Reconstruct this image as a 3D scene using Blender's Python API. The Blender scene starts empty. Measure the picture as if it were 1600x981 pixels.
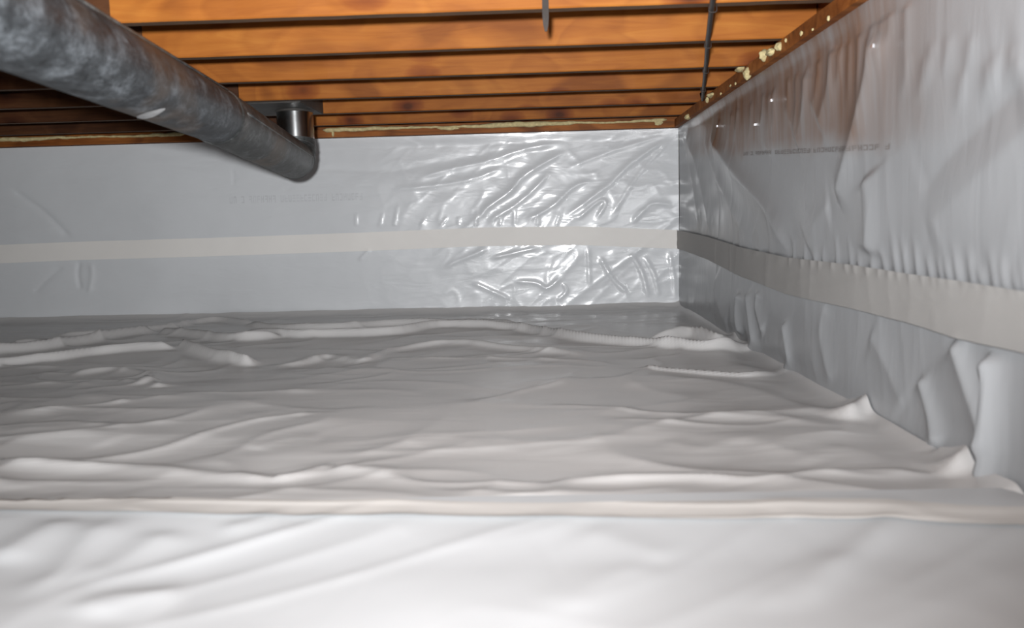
import bpy, bmesh, math, random
import numpy as np
from mathutils import Vector, Matrix

# ------------------------------------------------------------------ camera
S = bpy.context.scene
COL = S.collection
random.seed(7)
RNG = np.random.RandomState(11)
W, H, F = 1600.0, 981.0, 1290.0
CAM = Vector((0.0, 0.0, 0.45))
YAW, PITCH, ROLL = math.radians(1.77), math.radians(6.22), math.radians(-1.5)
CR = (Matrix.Rotation(YAW, 3, 'Z') @ Matrix.Rotation(math.radians(90) - PITCH, 3, 'X') @ Matrix.Rotation(ROLL, 3, 'Z'))
cam_d = bpy.data.cameras.new('camera')
cam = bpy.data.objects.new('camera', cam_d)
COL.objects.link(cam)
cam.matrix_world = Matrix.Translation(CAM) @ CR.to_4x4()
cam_d.sensor_width = 36.0
cam_d.lens = 36.0 * F / W
cam_d.clip_start = 0.02
cam_d.dof.use_dof = True
cam_d.dof.focus_distance = 3.3
cam_d.dof.aperture_fstop = 3.5
S.camera = cam

# ------------------------------------------------------------------ light
world = bpy.data.worlds.new('world')
S.world = world
world.use_nodes = True
world.node_tree.nodes['Background'].inputs[0].default_value = (0.93, 0.96, 1.0, 1)
world.node_tree.nodes['Background'].inputs[1].default_value = 0.32

fl = bpy.data.lights.new('flash', 'SPOT')          # the flash on top of the camera
fl.energy = 425
fl.color = (0.975, 0.985, 1.0)
fl.spot_size = math.radians(126)
fl.spot_blend = 1.0
fl.shadow_soft_size = 0.035
flo = bpy.data.objects.new('flash', fl)
COL.objects.link(flo)
flo.location = (-0.06, -0.12, 0.53)
flo.rotation_euler = (math.radians(90 + 17), 0, math.radians(7))

S.view_settings.view_transform = 'Standard'
S.view_settings.look = 'None'
S.view_settings.gamma = 1.0
S.view_settings.exposure = 0.0
S.view_settings.use_curve_mapping = False

# ------------------------------------------------------------------ dimensions (metres)
XR = 0.72          # right lining
YB = 4.20          # back lining
XL = -4.2
YF = -0.9
ZT = 0.903         # top of the wall linings
ZJ = 0.943         # underside of the joists


def ray(px, py):
    d = Vector(((px - W / 2) / F, -(py - H / 2) / F, -1.0))
    return CR @ d


def hit(px, py, axis, val):
    d = ray(px, py)
    t = (val - CAM[axis]) / d[axis]
    return CAM + d * t


# ------------------------------------------------------------------ helpers
def tag(o, label=None, cat=None, group=None, kind=None):
    if label: o['label'] = label
    if cat: o['category'] = cat
    if group: o['group'] = group
    if kind: o['kind'] = kind
    return o


def link(name, me, mat=None, parent=None):
    o = bpy.data.objects.new(name, me)
    COL.objects.link(o)
    if mat: me.materials.append(mat)
    if parent: o.parent = parent
    return o


def obj(name, bm, mat=None, parent=None, smooth=False):
    me = bpy.data.meshes.new(name)
    bmesh.ops.recalc_face_normals(bm, faces=bm.faces[:])
    if smooth:
        for f in bm.faces: f.smooth = True
    bm.to_mesh(me)
    bm.free()
    return link(name, me, mat, parent)


def add_box(bm, x0, x1, y0, y1, z0, z1, bev=0.0):
    r = bmesh.ops.create_cube(bm, size=1.0)
    vs = r['verts']
    for v in vs:
        v.co = Vector(((x0 + x1) / 2 + v.co.x * (x1 - x0), (y0 + y1) / 2 + v.co.y * (y1 - y0), (z0 + z1) / 2 + v.co.z * (z1 - z0)))
    if bev:
        es = list({e for v in vs for e in v.link_edges})
        bmesh.ops.bevel(bm, geom=es, offset=bev, segments=2, affect='EDGES')


def add_tube(bm, pts, radii, seg=12, caps=True):
    pts = [Vector(p) for p in pts]
    rings = []
    ref = Vector((0, 0, 1))
    t0 = (pts[1] - pts[0]).normalized()
    if abs(t0.dot(ref)) > 0.9: ref = Vector((1, 0, 0))
    u = ref.cross(t0).normalized()
    for i, p in enumerate(pts):
        if i == 0: t = pts[1] - pts[0]
        elif i == len(pts) - 1: t = pts[-1] - pts[-2]
        else: t = (pts[i + 1] - pts[i]).normalized() + (pts[i] - pts[i - 1]).normalized()
        t.normalize()
        u = (u - t * u.dot(t)).normalized()
        w = t.cross(u)
        r = radii[i] if isinstance(radii, (list, tuple)) else radii
        rings.append([bm.verts.new(p + (u * math.cos(a) + w * math.sin(a)) * r) for a in [2 * math.pi * k / seg for k in range(seg)]])
    for a, b in zip(rings[:-1], rings[1:]):
        for k in range(seg):
            bm.faces.new((a[k], a[(k + 1) % seg], b[(k + 1) % seg], b[k]))
    if caps:
        bm.faces.new(rings[0][::-1])
        bm.faces.new(rings[-1])


# ------------------------------------------------------------------ materials
class NT:
    def __init__(s, name):
        s.m = bpy.data.materials.new(name)
        s.m.use_nodes = True
        s.t = s.m.node_tree
        s.n = s.t.nodes
        s.p = s.n['Principled BSDF']

    def add(s, typ, **kw):
        n = s.n.new(typ)
        for k, v in kw.items():
            if k in n.inputs: n.inputs[k].default_value = v
            else: setattr(n, k, v)
        return n

    def ln(s, a, b):
        s.t.links.new(a, b)

    def coord(s, scale=(1, 1, 1), rot=(0, 0, 0), src='Object', addrand=False):
        tc = s.add('ShaderNodeTexCoord')
        mp = s.add('ShaderNodeMapping')
        mp.inputs['Scale'].default_value = scale
        mp.inputs['Rotation'].default_value = rot
        if addrand:
            oi = s.add('ShaderNodeObjectInfo')
            mu = s.add('ShaderNodeMath', operation='MULTIPLY')
            mu.inputs[1].default_value = 37.0
            s.ln(oi.outputs['Random'], mu.inputs[0])
            va = s.add('ShaderNodeVectorMath', operation='ADD')
            s.ln(tc.outputs[src], va.inputs[0])
            s.ln(mu.outputs[0], va.inputs[1])
            s.ln(va.outputs[0], mp.inputs['Vector'])
        else:
            s.ln(tc.outputs[src], mp.inputs['Vector'])
        return mp.outputs[0]

    def noise(s, vec, scale, detail=3.0, rough=0.5, dist=0.0):
        n = s.add('ShaderNodeTexNoise')
        n.inputs['Scale'].default_value = scale
        n.inputs['Detail'].default_value = detail
        n.inputs['Roughness'].default_value = rough
        n.inputs['Distortion'].default_value = dist
        s.ln(vec, n.inputs['Vector'])
        return n.outputs[0]

    def ramp(s, fac, stops):
        r = s.add('ShaderNodeValToRGB')
        e = r.color_ramp.elements
        while len(e) > 1: e.remove(e[-1])
        e[0].position = stops[0][0]
        e[0].color = (*stops[0][1], 1) if len(stops[0][1]) == 3 else stops[0][1]
        for p, c in stops[1:]:
            q = e.new(p)
            q.color = (*c, 1) if len(c) == 3 else c
        s.ln(fac, r.inputs[0])
        return r.outputs[0]

    def mix(s, fac, a, b, mode='MIX'):
        m = s.add('ShaderNodeMix', data_type='RGBA', blend_type=mode)
        for sock, v in ((m.inputs[0], fac), (m.inputs[6], a), (m.inputs[7], b)):
            if hasattr(v, 'links'): s.ln(v, sock)
            elif isinstance(v, tuple): sock.default_value = (*v, 1)
            else: sock.default_value = v
        return m.outputs[2]

    def bump(s, h, strength, dist=0.01, prev=None):
        b = s.add('ShaderNodeBump')
        b.inputs['Strength'].default_value = strength
        b.inputs['Distance'].default_value = dist
        s.ln(h, b.inputs['Height'])
        if prev: s.ln(prev, b.inputs['Normal'])
        return b.outputs[0]


def film(name, col, rough, bumps, spec=0.5, stain=None, coat=0.0):
    """white polythene film; bumps = [(scale xyz, rot, noise scale, strength, distance)]"""
    t = NT(name)
    v = t.coord()
    n = t.noise(v, 2.2, 4, 0.6)
    c = t.ramp(n, [(0.3, tuple(x * 0.93 for x in col)), (0.7, col)])
    if stain: c = stain(t, c)
    t.ln(c, t.p.inputs['Base Color'])
    t.p.inputs['Roughness'].default_value = rough
    t.p.inputs['Specular IOR Level'].default_value = spec
    t.p.inputs['Coat Weight'].default_value = coat
    t.p.inputs['Coat Roughness'].default_value = 0.14
    prev = None
    for sc, rot, ns, st, di in bumps:
        prev = t.bump(t.noise(t.coord(sc, rot), ns, 2.5, 0.5, 0.6), st, di, prev)
    if prev:
        t.ln(prev, t.p.inputs['Normal'])
        t.ln(prev, t.p.inputs['Coat Normal'])
    return t.m


def wood_behind(t, c):
    """brown of the aged timber that the thin film clings to and lets through"""
    v = t.coord()
    sx = t.add('ShaderNodeSeparateXYZ')
    t.ln(v, sx.inputs[0])
    def rng(sock, a, b, lo=0.0, hi=1.0):
        m = t.add('ShaderNodeMapRange')
        m.interpolation_type = 'SMOOTHSTEP'
        for k, x in zip((1, 2, 3, 4), (a, b, lo, hi)): m.inputs[k].default_value = x
        t.ln(sock, m.inputs[0])
        return m.outputs[0]
    def mul(a, b):
        m = t.add('ShaderNodeMath', operation='MULTIPLY')
        t.ln(a, m.inputs[0]); t.ln(b, m.inputs[1])
        return m.outputs[0]
    warp = t.add('ShaderNodeMath', operation='MULTIPLY_ADD')
    t.ln(t.noise(t.coord((1, 1, 1)), 5.0, 3, 0.6), warp.inputs[0])
    warp.inputs[1].default_value = 0.10
    sl = t.add('ShaderNodeMath', operation='MULTIPLY_ADD')
    t.ln(sx.outputs[1], sl.inputs[0])
    sl.inputs[1].default_value = -0.07
    t.ln(sx.outputs[2], sl.inputs[2])
    t.ln(sl.outputs[0], warp.inputs[2])
    m1 = rng(warp.outputs[0], 0.49, 0.56)
    m2 = rng(sx.outputs[1], 1.35, 2.1)
    m3 = rng(sx.outputs[1], 3.5, 4.1, 1.0, 0.0)
    cl = t.ramp(t.noise(t.coord((1, 9, 1.0)), 2.2, 3, 0.6), [(0.30, (1, 1, 1)), (0.72, (0.35, 0.35, 0.35))])
    bw = t.add('ShaderNodeRGBToBW')
    t.ln(cl, bw.inputs[0])
    m = mul(mul(mul(m1, m2), m3), bw.outputs[0])
    return t.mix(m, c, (0.19, 0.112, 0.075))


def wood(name, dark, mid, light, rough=0.62):
    t = NT(name)
    v = t.coord((1.2, 14, 14), addrand=True)
    g = t.noise(v, 2.0, 6, 0.65, 0.8)
    base = t.ramp(g, [(0.28, dark), (0.5, mid), (0.75, light)])
    # broad tone changes along the board
    v2 = t.coord((1.6, 1, 2.2), rot=(0, math.radians(18), 0), addrand=True)
    b = t.ramp(t.noise(v2, 2.4, 2, 0.4, 0.5), [(0.36, (0.52, 0.43, 0.38)), (0.46, (0.95, 0.92, 0.9)), (0.52, (1.0, 1.0, 1.0)), (0.56, (0.80, 0.74, 0.7)), (0.70, (1.0, 1.0, 1.0))])
    base = t.mix(0.75, base, b, 'MULTIPLY')
    # knots with a slanting cross-grain wedge
    vk = t.coord((2.3, 1.0, 3.6), rot=(0, math.radians(-14), 0), addrand=True)
    vo = t.add('ShaderNodeTexVoronoi')
    vo.inputs['Scale'].default_value = 1.55
    t.ln(vk, vo.inputs['Vector'])
    k = t.ramp(vo.outputs['Distance'], [(0.05, (0.16, 0.07, 0.04)), (0.11, (0.45, 0.28, 0.2)), (0.22, (0.78, 0.66, 0.6)), (0.27, (1.0, 1.0, 1.0))])
    base = t.mix(0.9, base, k, 'MULTIPLY')
    t.ln(base, t.p.inputs['Base Color'])
    t.p.inputs['Roughness'].default_value = rough
    t.p.inputs['Specular IOR Level'].default_value = 0.25
    t.ln(t.bump(g, 0.25, 0.002), t.p.inputs['Normal'])
    return t.m


def galv(name, base=(0.085, 0.094, 0.102), metal=0.55, rough=0.5):
    t = NT(name)
    v = t.coord((1, 0.5, 1))
    vo = t.add('ShaderNodeTexVoronoi', feature='F1')
    vo.inputs['Scale'].default_value = 85
    t.ln(v, vo.inputs['Vector'])
    sp = t.add('ShaderNodeRGBToBW')
    t.ln(vo.outputs['Color'], sp.inputs[0])
    n = t.noise(t.coord((1.5, 0.8, 1)), 17, 6, 0.78, 0.25)
    c1 = t.ramp(n, [(0.34, tuple(x * 0.45 for x in base)), (0.5, base), (0.68, tuple(min(1, x * 2.6) for x in base))])
    c2 = t.ramp(sp.outputs[0], [(0.1, (0.7, 0.7, 0.7)), (0.9, (1.25, 1.25, 1.25))])
    c = t.mix(0.8, c1, c2, 'MULTIPLY')
    d = t.ramp(t.noise(t.coord((1, 0.6, 1)), 3.5, 3, 0.6), [(0.52, (0, 0, 0)), (0.72, (1, 1, 1))])
    bw = t.add('ShaderNodeRGBToBW')
    t.ln(d, bw.inputs[0])
    c = t.mix(bw.outputs[0], c, tuple((0.20, 0.135, 0.09)))
    t.ln(c, t.p.inputs['Base Color'])
    t.p.inputs['Metallic'].default_value = metal
    rr = t.ramp(n, [(0.3, (rough - 0.1,) * 3), (0.7, (rough + 0.15,) * 3)])
    t.ln(rr, t.p.inputs['Roughness'])
    t.ln(t.bump(n, 0.05, 0.004), t.p.inputs['Normal'])
    return t.m


def plain(name, col, rough=0.6, metal=0.0, ns=20, var=0.25, bs=0.2):
    t = NT(name)
    n = t.noise(t.coord(), ns, 4, 0.6)
    c = t.ramp(n, [(0.3, tuple(x * (1 - var) for x in col)), (0.7, tuple(min(1, x * (1 + var)) for x in col))])
    t.ln(c, t.p.inputs['Base Color'])
    t.p.inputs['Roughness'].default_value = rough
    t.p.inputs['Metallic'].default_value = metal
    t.ln(t.bump(n, bs, 0.003), t.p.inputs['Normal'])
    return t.m


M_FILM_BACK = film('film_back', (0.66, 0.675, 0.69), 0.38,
                   [((1.0, 1, 3.0), (0, math.radians(38), 0), 5, 0.35, 0.010)], 0.5, coat=0.55)
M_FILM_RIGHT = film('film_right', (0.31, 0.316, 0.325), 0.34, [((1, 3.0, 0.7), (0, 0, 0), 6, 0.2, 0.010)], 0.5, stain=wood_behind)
M_FILM_FLOOR = film('film_floor', (0.52, 0.508, 0.50), 0.30, [((0.7, 2.2, 1), (0, 0, math.radians(12)), 5, 0.25, 0.010)], 0.5)
M_FILM_NEAR = film('film_near', (0.495, 0.505, 0.515), 0.45, [((1.6, 0.7, 1), (0, 0, math.radians(-40)), 5, 0.15, 0.010)], 0.4)
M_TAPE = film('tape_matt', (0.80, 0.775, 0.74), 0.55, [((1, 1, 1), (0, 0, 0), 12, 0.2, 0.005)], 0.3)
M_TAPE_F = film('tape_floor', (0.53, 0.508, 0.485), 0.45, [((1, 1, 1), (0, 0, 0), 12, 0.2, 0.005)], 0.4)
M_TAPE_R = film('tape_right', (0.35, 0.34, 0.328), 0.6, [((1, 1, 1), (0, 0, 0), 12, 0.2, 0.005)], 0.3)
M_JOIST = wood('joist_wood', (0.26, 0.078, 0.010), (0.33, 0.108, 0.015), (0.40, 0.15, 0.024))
M_DARK_JOIST = wood('dark_joist_wood', (0.045, 0.016, 0.006), (0.075, 0.028, 0.010), (0.11, 0.045, 0.016))  # dark brown version of the joist wood
M_SILL = wood('sill_wood', (0.13, 0.045, 0.01), (0.30, 0.10, 0.02), (0.42, 0.16, 0.04))
M_SUB = plain('subfloor_board', (0.20, 0.12, 0.07), 0.8)
M_UNDERSIDE = plain('shaded_underside_wood', (0.10, 0.05, 0.022), 0.85)  # shade of the joist undersides, put into the colour
M_CONC = plain('concrete', (0.38, 0.37, 0.35), 0.9)
M_SOIL = plain('soil', (0.12, 0.09, 0.06), 0.95)
M_FOAM = plain('foam', (0.55, 0.46, 0.24), 0.8, ns=60, bs=0.6)
M_GALV = galv('galvanised')
M_GALV2 = galv('galvanised_fitting', (0.095, 0.10, 0.10), 0.5, 0.5)
M_BRIGHT = plain('bright_zinc', (0.42, 0.43, 0.43), 0.2, 1.0, var=0.1, bs=0.05)
M_SCRAPE = plain('scraped_zinc', (0.55, 0.56, 0.57), 0.5, 0.4, ns=60, var=0.2)
M_DARKM = plain('dark_sheet_metal', (0.06, 0.055, 0.05), 0.6, 0.4)
M_STRAP = plain('blackened_strap', (0.045, 0.035, 0.03), 0.6, 0.3)
M_CABLE = plain('cable_sheath', (0.028, 0.022, 0.02), 0.5)
M_INK = plain('faded_ink', (0.56, 0.57, 0.585), 0.5, var=0.05)
M_INK2 = plain('faded_ink_brown', (0.20, 0.18, 0.17), 0.5, var=0.05)
M_STAPLE = plain('staple_steel', (0.8, 0.8, 0.82), 0.3, 0.8, var=0.05)

# ------------------------------------------------------------------ the setting
def struct(name, b, mat):
    bm = bmesh.new()
    add_box(bm, *b)
    return tag(obj(name, bm, mat), kind='structure')

struct('floor', (XL, XR + 0.3, YF, YB + 0.3, -0.25, -0.08), M_SOIL)
struct('wall_back', (XL, XR + 0.3, YB + 0.07, YB + 0.27, -0.08, ZT), M_CONC)
struct('wall_right', (XR + 0.07, XR + 0.3, YF, YB + 0.07, -0.08, ZT), M_CONC)
struct('wall_left', (XL - 0.2, XL, YF, YB + 0.27, -0.08, ZJ + 0.26), M_CONC)
struct('ceiling', (XL - 0.2, XR + 0.3, YF, YB + 0.3, ZJ + 0.235, ZJ + 0.26), M_SUB)
struct('trim_1', (XR - 0.022, XR + 0.12, YF, YB - 0.028, ZT + 0.001, ZJ - 0.001), M_SILL)      # sill plate on the right wall
struct('trim_2', (XL, XR + 0.12, YB - 0.026, YB + 0.12, ZT + 0.001, ZJ - 0.001), M_SILL)       # sill plate on the back wall
struct('trim_3', (XR + 0.075, XR + 0.115, YF, YB + 0.1, ZJ, ZJ + 0.235), M_SILL)                # rim board, right
struct('trim_4', (XL, XR + 0.07, YB + 0.075, YB + 0.115, ZJ, ZJ + 0.235), M_SILL)               # rim board, back

# ------------------------------------------------------------------ plastic linings
def vnoise(x, y, seed):
    """smooth value noise in [-1,1] on arrays"""
    r = np.random.RandomState(seed)
    T = r.rand(64, 64) * 2 - 1
    xi = np.floor(x).astype(int); yi = np.floor(y).astype(int)
    fx = x - xi; fy = y - yi
    fx = fx * fx * fx * (fx * (fx * 6 - 15) + 10); fy = fy * fy * fy * (fy * (fy * 6 - 15) + 10)
    a = T[xi % 64, yi % 64]; b = T[(xi + 1) % 64, yi % 64]
    c = T[xi % 64, (yi + 1) % 64]; d = T[(xi + 1) % 64, (yi + 1) % 64]
    return (a * (1 - fx) + b * fx) * (1 - fy) + (c * (1 - fx) + d * fx) * fy


def creases(u, v, su, sv, ang, seed, warp=0.5):
    """sharp-crested wrinkles, 0..1"""
    ca, sa = math.cos(ang), math.sin(ang)
    p = (u * ca + v * sa) * su
    q = (-u * sa + v * ca) * sv
    p2 = p + warp * vnoise(p * 0.7 + 9, q * 0.7, seed + 1)
    q2 = q + warp * vnoise(p * 0.8, q * 0.8 + 5, seed + 2)
    n = vnoise(p2, q2, seed)
    return (1 - np.abs(n)) ** 2.2


def smooth01(t):
    t = np.clip(t, 0, 1)
    return t * t * (3 - 2 * t)


def spline(pts, n=6):
    """Catmull-Rom through 2-D points"""
    P = [np.array(p, float) for p in pts]
    if len(P) < 3: return P
    P = [2 * P[0] - P[1]] + P + [2 * P[-1] - P[-2]]
    out = []
    for i in range(1, len(P) - 2):
        for k in range(n):
            t = k / n
            a, b, c, d = P[i - 1:i + 3]
            out.append(0.5 * ((2 * b) + (-a + c) * t + (2 * a - 5 * b + 4 * c - d) * t * t + (-a + 3 * b - 3 * c + d) * t ** 3))
    out.append(P[-2])
    return out


def add_ridge(U, V, Z, pts, h, w1, w2, power=1.6, e0=0.18, e1=0.18):
    """raise Z by a fold along pts (plane coords). w1: width right of the line's direction, w2: left."""
    P = spline(pts)
    segs = list(zip(P[:-1], P[1:]))
    L = [np.linalg.norm(b - a) for a, b in segs]
    tot = sum(L)
    R = 3.2 * max(w1, w2)
    A = np.array(P)
    m = (U > A[:, 0].min() - R) & (U < A[:, 0].max() + R) & (V > A[:, 1].min() - R) & (V < A[:, 1].max() + R)
    if not m.any(): return
    u = U[m]; v = V[m]
    best = np.full(u.shape, 1e9); side = np.zeros(u.shape); par = np.zeros(u.shape)
    acc = 0
    for (a, b), l in zip(segs, L):
        if l < 1e-6: continue
        d = (b - a) / l
        t = np.clip((u - a[0]) * d[0] + (v - a[1]) * d[1], 0, l)
        dx = u - a[0] - d[0] * t; dy = v - a[1] - d[1] * t
        dist = np.hypot(dx, dy)
        c = d[0] * dy - d[1] * dx
        k = dist < best
        best[k] = dist[k]; side[k] = c[k]; par[k] = (acc + t[k]) / tot
        acc += l
    w = np.where(side > 0, w2, w1)
    prof = np.exp(-(best / w) ** power)
    tp = smooth01(par / max(e0, 1e-4)) * smooth01((1 - par) / max(e1, 1e-4)) if (e0 or e1) else 1
    Z[m] += h * prof * tp


def grid_mesh(name, X, mat, parent=None):
    nu, nv = X.shape[0], X.shape[1]
    idx = np.arange(nu * nv).reshape(nu, nv)
    f = np.stack([idx[:-1, :-1], idx[1:, :-1], idx[1:, 1:], idx[:-1, 1:]], -1).reshape(-1, 4)
    me = bpy.data.meshes.new(name)
    me.vertices.add(nu * nv)
    me.vertices.foreach_set('co', X.reshape(-1).astype(np.float32))
    me.loops.add(f.size)
    me.loops.foreach_set('vertex_index', f.reshape(-1).astype(np.int32))
    me.polygons.add(len(f))
    me.polygons.foreach_set('loop_start', np.arange(0, f.size, 4, dtype=np.int32))
    me.polygons.foreach_set('loop_total', np.full(len(f), 4, dtype=np.int32))
    me.polygons.foreach_set('use_smooth', np.ones(len(f), dtype=bool))
    me.update(calc_edges=True)
    return link(name, me, mat, parent)


def sample(UU, VV, Z, u, v):
    """bilinear read of a height field whose axes are UU (rows) and VV (columns)"""
    i = np.clip(np.searchsorted(UU, u) - 1, 0, len(UU) - 2)
    j = np.clip(np.searchsorted(VV, v) - 1, 0, len(VV) - 2)
    a = np.clip((u - UU[i]) / (UU[i + 1] - UU[i]), 0, 1)
    b = np.clip((v - VV[j]) / (VV[j + 1] - VV[j]), 0, 1)
    return (Z[i, j] * (1 - a) + Z[i + 1, j] * a) * (1 - b) + (Z[i, j + 1] * (1 - a) + Z[i + 1, j + 1] * a) * b


def onfloor(p): q = hit(p[0], p[1], 2, 0.0); return (q.x, q.y)
def onback(p): q = hit(p[0], p[1], 1, YB); return (q.x, q.z)
def onright(p): q = hit(p[0], p[1], 0, XR); return (q.y, q.z)

# ---- far floor sheet: axes x, y; lines run left to right so w1 = camera side, w2 = far side
fu = np.arange(XL, XR + 0.012, 0.011)
fv = np.concatenate([np.arange(1.16, 2.4, 0.008), np.arange(2.4, YB + 0.004, 0.0055)])
U, V = np.meshgrid(fu, fv, indexing='ij')
Z = np.zeros_like(U)
Z += 0.014 * vnoise(U * 1.1, V * 1.5, 3)
Z += 0.0045 * creases(U, V, 1.6, 4.2, math.radians(8), 21)
Z += 0.009 * creases(U, V, 2.6, 6.5, math.radians(-14), 31)
Z += 0.007 * creases(U, V, 3.2, 5.5, math.radians(28), 35)
Z += 0.0007 * creases(U, V, 6.0, 14.0, math.radians(25), 41)
Z *= 1 - 0.75 * smooth01((V - 3.35) / 0.3)
Z *= smooth01((XR - U) / 0.14)
Z += 0.004 * creases(U, V, 4.0, 14.0, 0.05, 47) * smooth01((V - 3.3) / 0.3)
FLOOR = [  # pixel polyline, height, camera-side width, far-side width
    ([(70, 531), (175, 526), (245, 518), (306, 507), (350, 504), (398, 510)], .020, .030, .05),
    ([(-60, 566), (0, 559), (87, 548), (175, 533), (245, 520)], .030, .050, .05),
    ([(-60, 582), (0, 575), (87, 566), (175, 555), (280, 553)], .024, .035, .05),
    ([(15, 541), (60, 538), (110, 543)], .012, .02, .03),
    ([(280, 550), (332, 562), (398, 571)], .030, .050, .05),
    ([(245, 526), (306, 533), (372, 540), (450, 535)], .026, .040, .05),
    ([(376, 511), (437, 518), (525, 518), (612, 511), (700, 511), (756, 514), (830, 523)], .024, .030, .05),
    ([(340, 528), (455, 535), (525, 533), (612, 531), (700, 521), (812, 524), (886, 537), (942, 544), (1037, 552), (1116, 556), (1176, 546), (1215, 520)], .026, .035, .05),
    ([(1000, 538), (1045, 536), (1082, 533), (1127, 541), (1164, 524), (1190, 505)], .024, .035, .05),
    ([(407, 571), (459, 570), (516, 561), (569, 569), (612, 555), (700, 547), (812, 555), (925, 566)], .014, .030, .06),
    ([(980, 584), (1037, 588), (1120, 592), (1178, 593), (1223, 581), (1245, 556)], .012, .014, .02),
    ([(100, 588), (180, 582), (240, 592), (215, 612)], .012, .04, .05),
    ([(190, 598), (230, 604), (250, 616)], .012, .03, .04),
    ([(120, 627), (160, 634), (200, 640)], .010, .04, .05),
    ([(380, 664), (430, 655), (480, 662)], .010, .05, .06),
    ([(395, 710), (445, 695), (500, 694)], .012, .05, .06),
    ([(440, 625), (520, 622), (600, 620), (660, 624)], .008, .04, .05),
    ([(773, 614), (925, 603), (1037, 600), (1150, 609), (1234, 634), (1319, 659), (1390, 697)], .020, .22, .06),
    ([(880, 655), (930, 652), (980, 658)], .010, .04, .05),
    ([(1030, 690), (1090, 700), (1150, 690), (1200, 700), (1290, 725)], .016, .08, .05),
    ([(1320, 662), (1352, 652), (1385, 648)], .022, .03, .03),
    ([(0, 722), (50, 726), (100, 728), (250, 740), (440, 757)], .030, .09, .03),
    ([(430, 756), (465, 748), (500, 738), (520, 737)], .026, .05, .03),
    ([(510, 738), (560, 741), (600, 747), (660, 765), (800, 767), (870, 765)], .024, .06, .025),
    ([(840, 767), (925, 755), (1015, 752), (1094, 755), (1184, 766), (1262, 755), (1347, 745), (1431, 746), (1510, 750)], .030, .06, .03),
    ([(1490, 752), (1530, 735), (1560, 720)], .03, .03, .03),
    ([(0, 690), (60, 680), (130, 688), (180, 700)], .012, .06, .06),
    ([(0, 640), (60, 650), (150, 672)], .010, .05, .06),
    ([(640, 705), (700, 690), (760, 700), (800, 690)], .008, .05, .06),
]
for pts, h, w1, w2 in FLOOR:
    add_ridge(U, V, Z, [onfloor(p) for p in pts], h * (0.28 + 1.02 * float(smooth01((onfloor(pts[0])[1] - 1.9) / 0.8))), w1 * (.35 if h > .023 else .6), w2 * .8, power=1.5, e0=.10, e1=.10)
Z *= 0.35 + 0.65 * smooth01((XR - U) / 0.12)
Z += 0.012 * np.exp(-(XR - U) / 0.02) + 0.03 * np.exp(-(YB - V) / 0.03)
for pts, h, w1, w2 in [([(1316, 664), (1345, 654), (1378, 646)], .030, .02, .05), ([(1470, 752), (1505, 745), (1530, 728)], .030, .02, .05),
                       ([(1000, 539), (1045, 537), (1082, 534), (1127, 542), (1164, 526)], .014, .015, .03), ([(1100, 558), (1176, 549), (1190, 540)], .012, .015, .03)]:
    add_ridge(U, V, Z, [onfloor(p) for p in pts], h, w1, w2, e0=.3, e1=.1)
Z += 0.015 * smooth01((1.42 - V) / 0.16)
Z = np.where(V < 1.27, Z * smooth01((V - 1.18) / 0.08), Z)
ZF = Z
X = np.stack([U, V, Z + 0.002], -1)
far_floor = grid_mesh('floor_liner', X, M_FILM_FLOOR)
tag(far_floor, 'crumpled white plastic liner covering the far floor with long shiny folds', 'plastic sheet')

# ---- near floor sheet (overlaps the far one under the tape line)
nu_ = np.arange(XL, XR + 0.012, 0.012)
nv_ = np.arange(YF, 1.262, 0.010)
U2, V2 = np.meshgrid(nu_, nv_, indexing='ij')
Z2 = 0.008 * vnoise(U2 * 1.7, V2 * 2.4, 61)
Z2 += 0.005 * creases(U2, V2, 1.6, 5.0, math.radians(38), 71) * (0.35 + smooth01((-0.1 - U2) / 0.5))
Z2 += 0.0022 * creases(U2, V2, 2.2, 9.0, math.radians(38), 81)
Z2 += 0.0022 * creases(U2, V2, 3.0, 5.0, math.radians(-25), 85)
NEAR = [
    ([(1400, 824), (1370, 860), (1310, 905), (1230, 990)], .008, .018, .018),
    ([(1340, 880), (1250, 930), (1170, 990)], .005, .02, .02),
    ([(1040, 905), (960, 925), (860, 990)], .005, .03, .03),
    ([(20, 960), (90, 920), (140, 870), (185, 830)], .012, .03, .03),
    ([(100, 930), (180, 900), (280, 845)], .010, .035, .035),
    ([(-20, 900), (60, 860), (120, 830)], .014, .04, .04),
    ([(340, 850), (400, 838), (450, 825)], .008, .03, .02),
    ([(110, 990), (180, 955), (300, 945)], .012, .04, .03),
    ([(900, 850), (1000, 880), (1060, 900)], .006, .05, .04),
    ([(1155, 815), (1180, 808), (1300, 806), (1450, 812)], .010, .06, .03),
]
for pts, h, w1, w2 in NEAR:
    add_ridge(U2, V2, Z2, [onfloor(p) for p in pts], h * .6, w1, w2, e0=.25, e1=.25)
Z2 += 0.012 * np.exp(-(XR - U2) / 0.02)
Z2 = Z2 * smooth01((1.262 - V2) / 0.14) + 0.010 + 0.013 * smooth01((V2 - 1.0) / 0.22)
near_floor = grid_mesh('floor_liner', np.stack([U2, V2, Z2 + 0.002], -1), M_FILM_NEAR)
tag(near_floor, 'smooth bright white plastic liner on the floor in front of the floor seam tape', 'plastic sheet')

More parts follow.
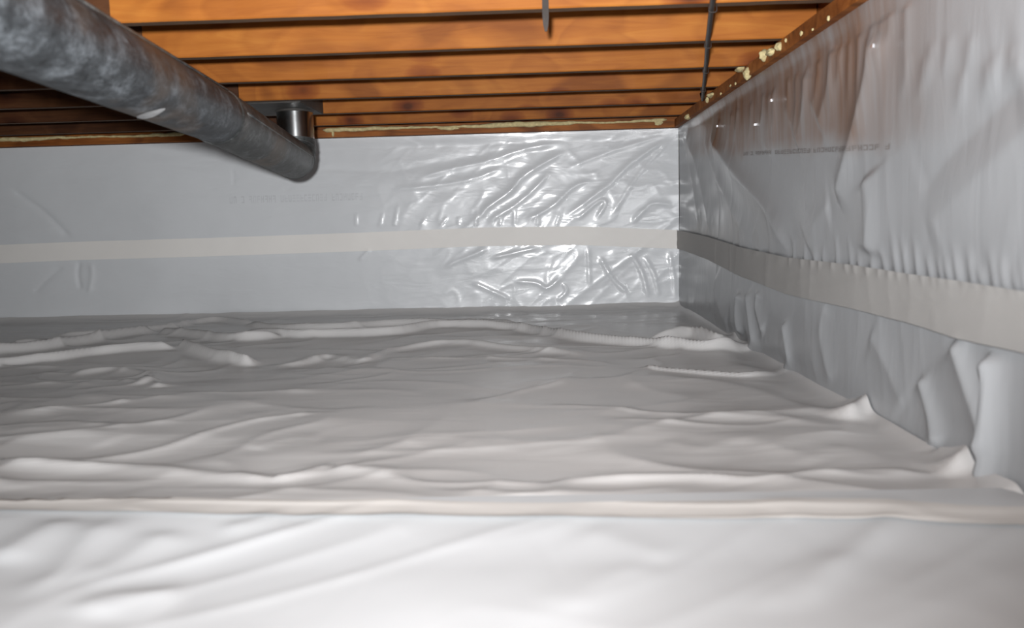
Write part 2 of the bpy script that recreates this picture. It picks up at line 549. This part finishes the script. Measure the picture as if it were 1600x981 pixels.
# ---- floor tape over the seam
tu = np.arange(XL, XR, 0.011)
tv = np.linspace(-1, 1, 13)
Ut, Vt = np.meshgrid(tu, tv, indexing='ij')
pxl = [onfloor(p) for p in [(-300, 807), (0, 813), (300, 819), (600, 826), (900, 829), (1200, 826), (1400, 828), (1600, 838), (1700, 844)]]
yc = np.interp(Ut, [p[0] for p in pxl], [p[1] for p in pxl])
Yt = yc + Vt * (0.033 + 0.005 * vnoise(Ut * 3, Vt * 0, 5))
zt = np.maximum(sample(fu, fv, ZF, Ut, np.maximum(Yt, 1.165)), np.where(Yt < 1.262, sample(nu_, nv_, Z2, Ut, np.minimum(Yt, 1.261)), 0)) + 0.006
zt += 0.003 * creases(Ut, Vt, 2.5, 0.7, 0, 91) + 0.004 * creases(Ut, Yt, 1.2, 9.0, 0.02, 92)
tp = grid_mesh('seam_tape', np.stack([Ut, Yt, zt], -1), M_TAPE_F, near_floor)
tag(tp, 'beige matt tape along the floor seam')

# ---- back wall lining: axes x, z; displacement towards -y. Lines run left to right: w1 = below, w2 = above
bu = np.arange(XL, XR + 0.006, 0.0085)
bv = np.arange(-0.01, ZT + 0.004, 0.0062)
U3, V3 = np.meshgrid(bu, bv, indexing='ij')
zone = smooth01((U3 + 1.1) / 0.7)
Z3 = 0.010 * vnoise(U3 * 1.4, V3 * 2.2, 101)
Z3 += 0.0045 * zone * creases(U3, V3, 1.6, 6.0, math.radians(38), 111)
Z3 += 0.0016 * zone * creases(U3, V3, 3.0, 15.0, math.radians(42), 121)
Z3 += 0.0020 * zone * creases(U3, V3, 10.0, 12.0, math.radians(20), 126)
Z3 += 0.0015 * (1 - zone) * creases(U3, V3, 2.2, 2.6, math.radians(60), 131)
BACK = [
    ([(640, 285), (687, 268), (762, 251), (822, 232), (890, 221)], .010, .018, .02),
    ([(610, 296), (661, 292), (732, 281), (792, 259)], .009, .016, .02),
    ([(748, 350), (759, 326), (796, 300), (819, 274), (890, 232)], .012, .018, .02),
    ([(757, 350), (807, 319), (845, 285), (864, 259)], .010, .015, .018),
    ([(815, 345), (837, 337), (867, 319), (897, 292), (930, 280)], .010, .015, .018),
    ([(875, 345), (950, 289), (987, 255), (1050, 212)], .010, .016, .02),
    ([(900, 345), (935, 315), (946, 318), (930, 345)], .010, .01, .01),
    ([(950, 345), (1000, 270), (1052, 215)], .007, .012, .014),
    ([(880, 265), (960, 235), (1050, 208)], .007, .014, .02),
    ([(985, 352), (1000, 335), (1020, 318), (1055, 322)], .010, .012, .014),
    ([(560, 408), (572, 395), (580, 386)], .008, .01, .01),
    ([(690, 420), (715, 408), (740, 398), (765, 386)], .010, .014, .018),
    ([(765, 404), (800, 396), (845, 386)], .010, .012, .014),
    ([(935, 397), (957, 435), (984, 462)], .010, .012, .012),
    ([(984, 394), (1002, 424), (1014, 466)], .012, .012, .012),
    ([(1005, 398), (1022, 430), (1030, 466)], .010, .012, .012),
    ([(1045, 390), (1052, 430), (1056, 470)], .010, .010, .010),
    ([(800, 440), (837, 442), (856, 450), (880, 430)], .012, .012, .014),
    ([(878, 440), (885, 455), (870, 470)], .010, .01, .01),
    ([(735, 440), (780, 460), (800, 470)], .010, .012, .012),
    ([(918, 385), (920, 410), (921, 450)], .008, .008, .008),
    ([(14, 292), (69, 332), (114, 377)], -.010, .02, .02),
    ([(123, 405), (121, 430), (126, 455)], -.010, .014, .014),
    ([(140, 408), (143, 430), (138, 460)], .008, .016, .016),
    ([(50, 460), (80, 430), (100, 415)], -.007, .02, .02),
    ([(360, 262), (364, 275), (363, 292)], -.004, .008, .008),
    ([(480, 262), (600, 268), (680, 255), (800, 232)], -.005, .03, .03),
]
for pts, h, w1, w2 in BACK:
    add_ridge(U3, V3, Z3, [onback(p) for p in pts], h * .6, w1 * .8, w2 * .8, power=1.5)
for k in range(11):                                   # puckers above the tape
    px = 560 + k * 31 + RNG.uniform(-6, 6)
    add_ridge(U3, V3, Z3, [onback((px, 352)), onback((px + RNG.uniform(0, 14), 352 - RNG.uniform(12, 40)))], .0035, .006, .006, e0=0, e1=.6)
Z3 += 0.006 * np.exp(-V3 / 0.06) * vnoise(U3 * 6, V3 * 3, 140)
edge = smooth01((ZT - V3) / 0.06)
Z3 = (Z3 - 0.004) * edge
Y3 = YB - Z3
back = grid_mesh('wall_liner', np.stack([U3, Y3, V3], -1), M_FILM_BACK)
tag(back, 'glossy white plastic liner stretched over the far back wall, sparkling with small wrinkles', 'plastic sheet')

# back tape
tu = np.arange(XL, XR - 0.004, 0.0085)
Ut, Vt = np.meshgrid(tu, np.linspace(-1, 1, 15), indexing='ij')
pb = [onback(p) for p in [(-400, 405), (0, 397), (120, 392), (330, 386), (560, 378), (750, 370), (900, 368), (1060, 374)]]
zc = np.interp(Ut, [p[0] for p in pb], [p[1] for p in pb])
zw = zc + Vt * 0.047
yt = YB - sample(bu, bv, Z3, Ut, zw) * 0.55 - 0.0085
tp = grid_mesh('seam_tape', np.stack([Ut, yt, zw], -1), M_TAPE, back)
tag(tp, 'matt beige tape running across the back lining')

# ---- right wall lining: axes y, z; displacement towards -x
ru = np.concatenate([np.arange(YF, 0.7, 0.03), np.arange(0.7, YB + 0.004, 0.0065)])
rv = np.arange(-0.01, ZT + 0.006, 0.0062)
U4, V4 = np.meshgrid(ru, rv, indexing='ij')
upper = smooth01((V4 - 0.42) / 0.06)
Z4 = 0.018 * vnoise(U4 * 1.3, V4 * 1.6, 201)
Z4 += 0.0028 * creases(U4, V4, 6.5, 1.5, math.radians(-6), 211) * (0.4 + 0.6 * smooth01((U4 - 1.5) / 0.5))
Z4 += 0.002 * creases(U4, V4, 3.2, 1.6, math.radians(-14), 221)
Z4 *= smooth01((V4 + .02) / 0.10)
Z4 += 0.0025 * smooth01(V4 / .1) * creases(U4, V4, 4.6, 1.6, math.radians(16), 241) * (1 - upper)
RIGHT = [
    ([(1372, 40), (1362, 90), (1345, 160), (1325, 230), (1300, 320)], .026, .05, .05),
    ([(1300, 70), (1290, 130), (1270, 200)], .014, .05, .05),
    ([(1255, 110), (1250, 170), (1235, 230)], .014, .06, .06),
    ([(1200, 140), (1198, 190), (1192, 240)], .012, .06, .06),
    ([(1600, 120), (1530, 190), (1470, 250), (1430, 310)], -.012, .07, .07),
    ([(1640, 160), (1570, 230), (1500, 300), (1440, 360)], .014, .09, .09),
    ([(1350, 270), (1356, 330), (1352, 400)], .020, .05, .05),
    ([(1290, 320), (1270, 350), (1260, 390)], .014, .05, .05),
    # folds fanning out of the corner
    ([(1066, 205), (1078, 260), (1092, 360)], .022, .07, .07),
    ([(1070, 205), (1090, 270), (1110, 370)], .022, .06, .06),
    ([(1105, 210), (1150, 270), (1200, 330), (1235, 405)], .034, .05, .05),
    ([(1095, 210), (1130, 300), (1180, 390)], .020, .05, .05),
    ([(1180, 345), (1186, 375), (1188, 400)], .010, .05, .05),
    # loose film below the tape
    ([(1535, 545), (1536, 640), (1532, 700), (1529, 765)], .042, .022, .010),
    ([(1425, 585), (1440, 640), (1456, 700)], .024, .020, .03),
    ([(1478, 525), (1500, 600), (1520, 660), (1532, 720)], .028, .022, .05),
    ([(1290, 470), (1285, 520), (1300, 600)], .010, .03, .03),
    ([(1162, 455), (1160, 490), (1164, 524)], .032, .03, .025),
    ([(1174, 450), (1180, 490), (1184, 530), (1170, 548)], .032, .03, .025),
    ([(1190, 452), (1189, 480), (1200, 520)], .020, .03, .025),
    ([(1230, 500), (1235, 530), (1238, 560), (1226, 580)], .022, .02, .02),
    ([(1350, 520), (1370, 560), (1400, 640)], .012, .04, .04),
    ([(1120, 430), (1128, 480), (1140, 510)], .012, .08, .08),
]
for pts, h, w1, w2 in RIGHT:
    add_ridge(U4, V4, Z4, [onright(p) for p in pts], h * .65, w1, w2, power=1.25, e0=.12, e1=.12)
for k in range(22):                                   # puckers standing on the tape
    px = 1238 + k * 17 + RNG.uniform(-4, 4)
    py = 408 + (px - 1236) * 0.128
    l = RNG.uniform(25, 85)
    add_ridge(U4, V4, Z4, [onright((px, py + 4)), onright((px - 3, py - l * .5)), onright((px - RNG.uniform(2, 16), py - l))], .0045, .012, .012, e0=0, e1=.7)
for k in range(18):                                   # puckers under the sill staples
    px = 1120 + k * 17 + RNG.uniform(-5, 5)
    py = 205 - (px - 1070) * 0.62 + 12
    l = RNG.uniform(50, 130)
    add_ridge(U4, V4, Z4, [onright((px, py)), onright((px - 2, py + l * .5)), onright((px - RNG.uniform(2, 14), py + l))], .0045, .022, .022, e0=.1, e1=.6)
for k in range(10):
    px = 1420 + k * 19 + RNG.uniform(-5, 5)
    py = 60 + RNG.uniform(-20, 40)
    add_ridge(U4, V4, Z4, [onright((px, py)), onright((px - 6, py + 50)), onright((px - 16, py + 90))], .003, .02, .02, e0=.3, e1=.5)
edge = smooth01((ZT + 0.01 - V4) / 0.05) * (0.25 + 0.75 * smooth01((YB - U4) / 0.25))
Z4 = np.maximum((Z4 - 0.008) * edge, -0.05)
X4 = XR - Z4
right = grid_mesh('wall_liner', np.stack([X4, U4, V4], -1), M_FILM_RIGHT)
tag(right, 'loose puckered white plastic liner on the right wall, wood showing brown through it', 'plastic sheet')

# right tape
Ut, Vt = np.meshgrid(np.concatenate([np.arange(YF, 0.7, 0.03), np.arange(0.7, YB - 0.006, 0.0065)]), np.linspace(-1, 1, 15), indexing='ij')
mid = [(1061, 374), (1110, 388), (1160, 408), (1232, 430), (1330, 447), (1420, 466), (1500, 484), (1600, 503), (1700, 520), (1900, 560)]
hw = [.046, .047, .050, .052, .050, .048, .050, .046, .045, .045]
pr = [onright(p) for p in mid][::-1]
zc = np.interp(Ut, [p[0] for p in pr], [p[1] for p in pr])
hwv = np.interp(Ut, [p[0] for p in pr], hw[::-1])
zw = zc + Vt * hwv
xt = XR - sample(ru, rv, Z4, Ut, zw) * 0.6 - 0.010 - 0.002 * creases(Ut, Vt, 6, .5, 0.3, 251)
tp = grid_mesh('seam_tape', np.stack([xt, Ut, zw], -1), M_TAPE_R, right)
tag(tp, 'matt greyish beige tape sagging along the right lining')

# faded, unreadable printing on the films
def glyphs(bm, n, place, wd, ht, rows):
    r = random.Random(5)
    for row in range(rows):
        for i in range(n):
            if r.random() < 0.12: continue
            u0 = i * wd * 1.35
            v0 = -row * ht * 1.45
            for (a, b, c, d) in r.sample([(0, .28, 0, 1), (.7, 1, 0, 1), (0, 1, 0, .2), (0, 1, .8, 1), (0, 1, .42, .6)], 3):
                q = [place(u0 + x * wd, v0 + y * ht) for x, y in ((a, c), (b, c), (b, d), (a, d))]
                bm.faces.new([bm.verts.new(p) for p in q])

o0 = onback((358, 318))
def pb_(u, v):
    x, z = o0[0] + u, o0[1] + v
    return Vector((x, YB - float(sample(bu, bv, Z3, np.array(x), np.array(z))) - 0.0016, z))
bm = bmesh.new(); glyphs(bm, 34, pb_, 0.015, 0.036, 1)
tag(obj('printed_lettering', bm, M_INK, back), 'faint grey unreadable printing below the duct', kind='stuff')
o1 = onright((1160, 243))
def pr_(u, v):
    y, z = o1[0] - u, o1[1] + v - u * 0.07
    return Vector((XR - float(sample(ru, rv, Z4, np.array(y), np.array(z))) - 0.0016, y, z))
bm = bmesh.new(); glyphs(bm, 44, pr_, 0.020, 0.012, 1)
tag(obj('printed_lettering', bm, M_INK2, right), 'faint brown unreadable printing under the sill', kind='stuff')

# staples pinning the right film
for px, py in [(1371, 72), (1204, 157), (1120, 197), (1175, 195)]:
    p = onright((px, py))
    x = XR - float(sample(ru, rv, Z4, np.array(p[0]), np.array(p[1]))) - 0.003
    bm = bmesh.new()
    add_box(bm, x - 0.002, x + 0.003, p[0] - 0.007, p[0] + 0.007, p[1] - 0.004, p[1] + 0.004, 0.0008)
    obj('staple', bm, M_STAPLE, right)

# ------------------------------------------------------------------ joists
JY = [1.975 + 0.406 * k for k in range(-3, 6)]
names = {0: 'nearest orange pine joist in view, dark strap nailed to it', 1: 'second orange pine joist from the camera, wide face showing',
         2: 'third orange pine joist, large knot near the cable', 3: 'fourth orange pine joist from the camera, middle of the ceiling',
         4: 'fifth orange pine joist, second from the back wall', 5: 'farthest orange pine joist, directly before the back sill'}
XE = [-.95, -.96, -.97, -.985, -1.10, -1.16, -1.12, -1.18, -1.17]      # where each joist butts its left-hand piece
def joist(i, y, x0, x1, mat, dz=0.0):
    bm = bmesh.new()
    n = 24
    r = random.Random(i)
    tw = [r.uniform(-.002, .002) for _ in range(n + 1)]
    rings = []
    z0 = ZJ + dz
    for j in range(n + 1):
        x = x0 + (x1 - x0) * j / n
        b = .003
        q6 = [(y + tw[j] + b, z0), (y + 0.038 + tw[j] - b, z0), (y + 0.038 + tw[j], z0 + b), (y + 0.038, ZJ + .234), (y, ZJ + .234), (y + tw[j], z0 + b)]
        rings.append([bm.verts.new((x, a, c)) for a, c in q6])
    for a, c in zip(rings[:-1], rings[1:]):
        for q in range(6):
            f = bm.faces.new((a[q], a[(q + 1) % 6], c[(q + 1) % 6], c[q]))
            if q == 0: f.material_index = 1            # undersides coloured darker to stand in for shade
    bm.faces.new(rings[0]); bm.faces.new(rings[-1][::-1])
    o = obj('floor_joist', bm, mat)
    o.data.materials.append(M_UNDERSIDE)
    return o
lefthand = {0: 'dark joist at the far left, nearest one above the duct', 1: 'dark joist left of the duct, second from the camera',
       2: 'dark joist left of the duct, third from the camera', 3: 'dark joist left of the duct, third from the back wall',
       4: 'dark joist left of the duct, second from the back wall', 5: 'dark joist on the left, directly before the back sill'}
for i, y in enumerate(JY):
    k = i - 3
    tag(joist(i, y, XE[i], XR + 0.07, M_JOIST if k >= 0 else M_DARK_JOIST), names.get(k, 'joist overhead, darkened to cut orange bounce, nearer than the one with the dark strap'), 'joist', 'joists under the floor above')  # unseen nearer joists are darkened to cut their orange bounce
    tag(joist(i + 20, y + .002, XL, XE[i] - .002, M_DARK_JOIST), lefthand.get(k, 'dark joist overhead on the left, nearer than the dark strap'), 'joist', 'dark joists left of the duct')  # left-hand pieces in the darker brown wood

# ------------------------------------------------------------------ foam
def blob(p, s, parent, seed):
    bm = bmesh.new()
    bmesh.ops.create_icosphere(bm, subdivisions=3, radius=1.0)
    r = random.Random(seed)
    ph = [r.uniform(0, 6) for _ in range(6)]
    for v in bm.verts:
        c = v.co
        k = 1 + .18 * math.sin(3 * c.x + ph[0]) * math.sin(4 * c.y + ph[1]) + .14 * math.sin(7 * c.z + ph[2]) * math.cos(5 * c.x + ph[3])
        v.co = Vector((c.x * k * s[0], c.y * k * s[1], c.z * k * s[2]))
    for v in bm.verts: v.co += Vector(p)
    return obj('foam_blob', bm, M_FOAM, parent, smooth=True)

sill_r = bpy.data.objects['trim_1']
sill_b = bpy.data.objects['trim_2']
xf = XR - 0.022
for i, (px, py, s) in enumerate([(1253, 52, (.003, .009, .006)), (1229, 63, (.003, .004, .006)), (1206, 82, (.014, .030, .010)), (1219, 73, (.012, .014, .012)), (1196, 86, (.018, .016, .016)),
                                 (1160, 108, (.022, .030, .009)), (1169, 115, (.014, .018, .018)), (1150, 131, (.003, .006, .005)), (1112, 149, (.016, .034, .009)), (1106, 156, (.008, .016, .012)), (1127, 147, (.003, .010, .005)),
                                 (1075, 186, (.014, .03, .012)), (1142, 134, (.003, .012, .004)), (1296, 30, (.003, .004, .006)), (1271, 48, (.002, .004, .003))]):
    q = hit(px, py, 0, xf)
    blob((xf - 0.002, q.y, min(max(q.z, ZT + .005), ZJ + .004)), s, sill_r, i)

# long bead of foam on the back sill
bm = bmesh.new()
for (xa, xb, sd) in ((XL + .05, -1.75, 1), (-1.05, 0.66, 2)):
    r = random.Random(sd)
    n = int((xb - xa) / 0.02)
    pts = []; rad = []
    wob = 0
    for i in range(n + 1):
        x = xa + (xb - xa) * i / n
        wob = wob * .8 + r.uniform(-.002, .002)
        pts.append((x, YB - 0.030 + r.uniform(-.002, .002), ZJ - 0.004 + wob))
        base = .0065 + .003 * math.sin(x * 7 + sd) + .0028 * r.random()
        if -0.25 < x < 0.2: base *= 1.25
        rad.append(base * (0.3 if i in (0, n) else 1))
    add_tube(bm, pts, rad, 8)
fb = obj('foam_bead', bm, M_FOAM, sill_b, smooth=True)
tag(fb, 'yellowish foam bead along the sill')
blob((0.62, YB - .03, ZJ - .012), (.022, .01, .016), sill_b, 50)
blob((-0.42, YB - .03, ZJ - .012), (.05, .008, .009), sill_b, 51)
blob((-1.0, YB - .03, ZJ - .02), (.006, .006, .016), sill_b, 52)

# ------------------------------------------------------------------ duct
duct = bpy.data.objects.new('air_duct', None)
COL.objects.link(duct)
tag(duct, 'round galvanised metal air duct slanting under the joists to an elbow at the back wall', 'duct')
A0 = Vector((-0.62, -0.077, 0.764)); DD = Vector((-0.103, 0.9947, 0)).normalized()
duct.location = A0 + DD * 2
inv = Matrix.Translation(-duct.location)
RD = 0.0735


def dpart(name, bm, mat, smooth=True, label=None):
    bm.transform(inv)
    o = obj(name, bm, mat, duct, smooth)
    if label: o['label'] = label
    return o


def ax(s, drop=0.0): return A0 + DD * s + Vector((0, 0, -drop))
def section(s0, s1, r0, r1, d0=0, d1=0, n=24):
    bm = bmesh.new()
    pts = [ax(s0 + (s1 - s0) * i / n, d0 + (d1 - d0) * i / n) for i in range(n + 1)]
    rr = [(r0 + (r1 - r0) * i / n) * (1 + .004 * math.sin(i * 1.7)) for i in range(n + 1)]
    add_tube(bm, pts, rr, 56, caps=False)
    return bm
dpart('pipe_section', section(-0.9, 1.02, RD, RD), M_GALV)
dpart('pipe_section', section(1.0, 2.40, RD + .001, RD + .001), M_GALV)
dpart('pipe_section', section(2.36, 3.50, RD + .003, RD + .004, 0, .03), M_GALV2, label='darker, plainer far pipe section')
for s, d in ((1.0, 0), (2.36, 0)):
    bm = bmesh.new()
    add_tube(bm, [ax(s - .012), ax(s - .008), ax(s), ax(s + .008), ax(s + .012)], [RD + .001, RD + .0035, RD + .005, RD + .0035, RD + .001], 56, caps=False)
    dpart('joint_ring', bm, M_GALV2)
# longitudinal lock seam, on the lower right side of the far section
side = Vector((0.992, 0.124, 0))
for s0, s1, ang, dr in ((2.4, 3.49, 8, 0.03), (-0.9, 2.35, 60, 0)):
    bm = bmesh.new()
    a = math.radians(ang)
    off = side * math.cos(a) + Vector((0, 0, math.sin(a)))
    pts = [ax(s0 + (s1 - s0) * i / 10, dr * i / 10) + off * (RD + .003) for i in range(11)]
    add_tube(bm, pts, .0035, 8)
    dpart('lock_seam', bm, M_GALV2)
# bright scraped spot on the side of the second pipe
bm = bmesh.new()
rows_ = []
for i in range(13):
    t = i / 12
    px, py = 214 + 44 * t, 183 - 4 * t - 9 * t * t
    wd = 5.0 * math.sin(math.pi * min(.97, t * .9 + .06)) ** .7
    row = []
    for sgn in (-1, 0, 1):
        d = ray(px, py + sgn * wd)
        o_ = CAM - A0
        dp = d - DD * d.dot(DD); op = o_ - DD * o_.dot(DD)
        a_, b_, c_ = dp.dot(dp), 2 * dp.dot(op), op.dot(op) - (RD + .0022) ** 2
        disc = max(0.0, b_ * b_ - 4 * a_ * c_)
        row.append(bm.verts.new(CAM + d * ((-b_ - math.sqrt(disc)) / (2 * a_))))
    rows_.append(row)
for a, b in zip(rows_[:-1], rows_[1:]):
    for k in range(2): bm.faces.new((a[k], a[k + 1], b[k + 1], b[k]))
dpart('scrape_mark', bm, M_SCRAPE, label='bright scraped spot on the pipe side')
# gored elbow turning up
bm = bmesh.new()
c0 = ax(3.48, .03)
Re = 0.088
K = 8
pts = []
for i in range(K + 1):
    a = math.radians(90) * i / K
    pts.append(c0 + DD * (Re * math.sin(a)) + Vector((0, 0, Re * (1 - math.cos(a)))))
add_tube(bm, pts, RD + .005, 56, caps=False)
dpart('elbow', bm, M_GALV2, smooth=True)
for i in (2, 4, 6):
    bm = bmesh.new()
    t = (pts[i + 1] - pts[i - 1]).normalized()
    add_tube(bm, [pts[i] - t * .004, pts[i], pts[i] + t * .004], [RD + .005, RD + .0075, RD + .005], 56, caps=False)
    dpart('gore_seam', bm, M_GALV2)
top = pts[-1]
bm = bmesh.new()
add_tube(bm, [top - Vector((0, 0, .005)), top + Vector((0, 0, .04)), Vector((top.x, top.y, ZJ + .02))], RD + .001, 56, caps=False)
dpart('collar', bm, M_BRIGHT, label='shiny zinc collar going up to the floor')
bm = bmesh.new()
add_tube(bm, [(top.x, top.y, ZJ - .012), (top.x, top.y, ZJ - .006), (top.x, top.y, ZJ + .0)], [RD + .002, RD + .006, RD + .006], 56, caps=False)
dpart('collar_rim', bm, M_DARKM)
bm = bmesh.new()                                    # dark boot let in between the last joists
yj = JY[-2]
add_box(bm, top.x - .30, top.x + .09, JY[-3] + .045, yj - .006, ZJ - .004, ZJ + .10, .003)
dpart('register_boot', bm, M_DARKM, smooth=False, label='dark rectangular boot above the elbow')

# ------------------------------------------------------------------ strap and cable
bm = bmesh.new()
q = hit(853, 50, 1, JY[3] - .004)
x, zb = q.x, q.z
out = []
for i in range(13):
    z = ZJ + .12 + (zb - ZJ - .12) * i / 12
    hw_ = .0075 if i < 10 else .0075 * math.sqrt(max(0.08, 1 - ((i - 9) / 3.2) ** 2))
    yy = JY[3] - .003 - (0.004 * max(0, (ZJ + .02 - z) / .06))
    out.append([bm.verts.new((x - hw_, yy, z)), bm.verts.new((x + hw_, yy, z)), bm.verts.new((x + hw_, yy - .003, z)), bm.verts.new((x - hw_, yy - .003, z))])
for a, b in zip(out[:-1], out[1:]):
    for k in range(4): bm.faces.new((a[k], a[(k + 1) % 4], b[(k + 1) % 4], b[k]))
bm.faces.new(out[0]); bm.faces.new(out[-1][::-1])
so = obj('hanger_strap', bm, M_STRAP)
tag(so, 'short dark metal strap end dangling from the nearest joist at top centre', 'strap')
bm = bmesh.new()
bmesh.ops.create_cone(bm, segments=12, radius1=.005, radius2=.003, depth=.004, cap_ends=True, matrix=Matrix.Translation((x, JY[3] - .007, ZJ + .03)) @ Matrix.Rotation(math.radians(90), 4, 'X'))
obj('nail', bm, M_STAPLE, so)

zc_ = ZJ - .008
cp = [(1118, -60), (1115, -15), (1113, 5), (1109, 35), (1106, 60), (1104, 90), (1101, 120), (1099, 140), (1098, 156)]
P = []
for j, (px, py) in enumerate(cp):
    q = hit(px, py, 2, zc_)
    P.append(Vector((q.x, q.y, zc_)))
C = []
for i in range(len(P) - 1):
    for k in range(6):
        t = k / 6
        p = P[i].lerp(P[i + 1], t)
        u = min(abs((p.y - j - .019) / .2) for j in JY)
        C.append(Vector((p.x, p.y, zc_ - 0.006 * min(1, u) ** 1.5)))
C.append(P[-1])
C.append(P[-1] + Vector((.0, .03, .03)))
bm = bmesh.new()
add_tube(bm, C, .0065, 10)
co = obj('cable', bm, M_CABLE, smooth=True)
tag(co, 'thin black cable run across the undersides of the joists near the right wall', 'cable')
for j in (3, 4, 5, 6):
    y = JY[j] + .019
    xx = min(C, key=lambda p: abs(p.y - y)).x
    bm = bmesh.new()
    add_tube(bm, [(xx - .009, y, ZJ + .004), (xx - .009, y, zc_ - .006), (xx - .005, y, zc_ - .009), (xx + .005, y, zc_ - .009), (xx + .009, y, zc_ - .006), (xx + .009, y, ZJ + .004)], .0014, 6)
    obj('cable_staple', bm, M_STRAP, co, smooth=True)
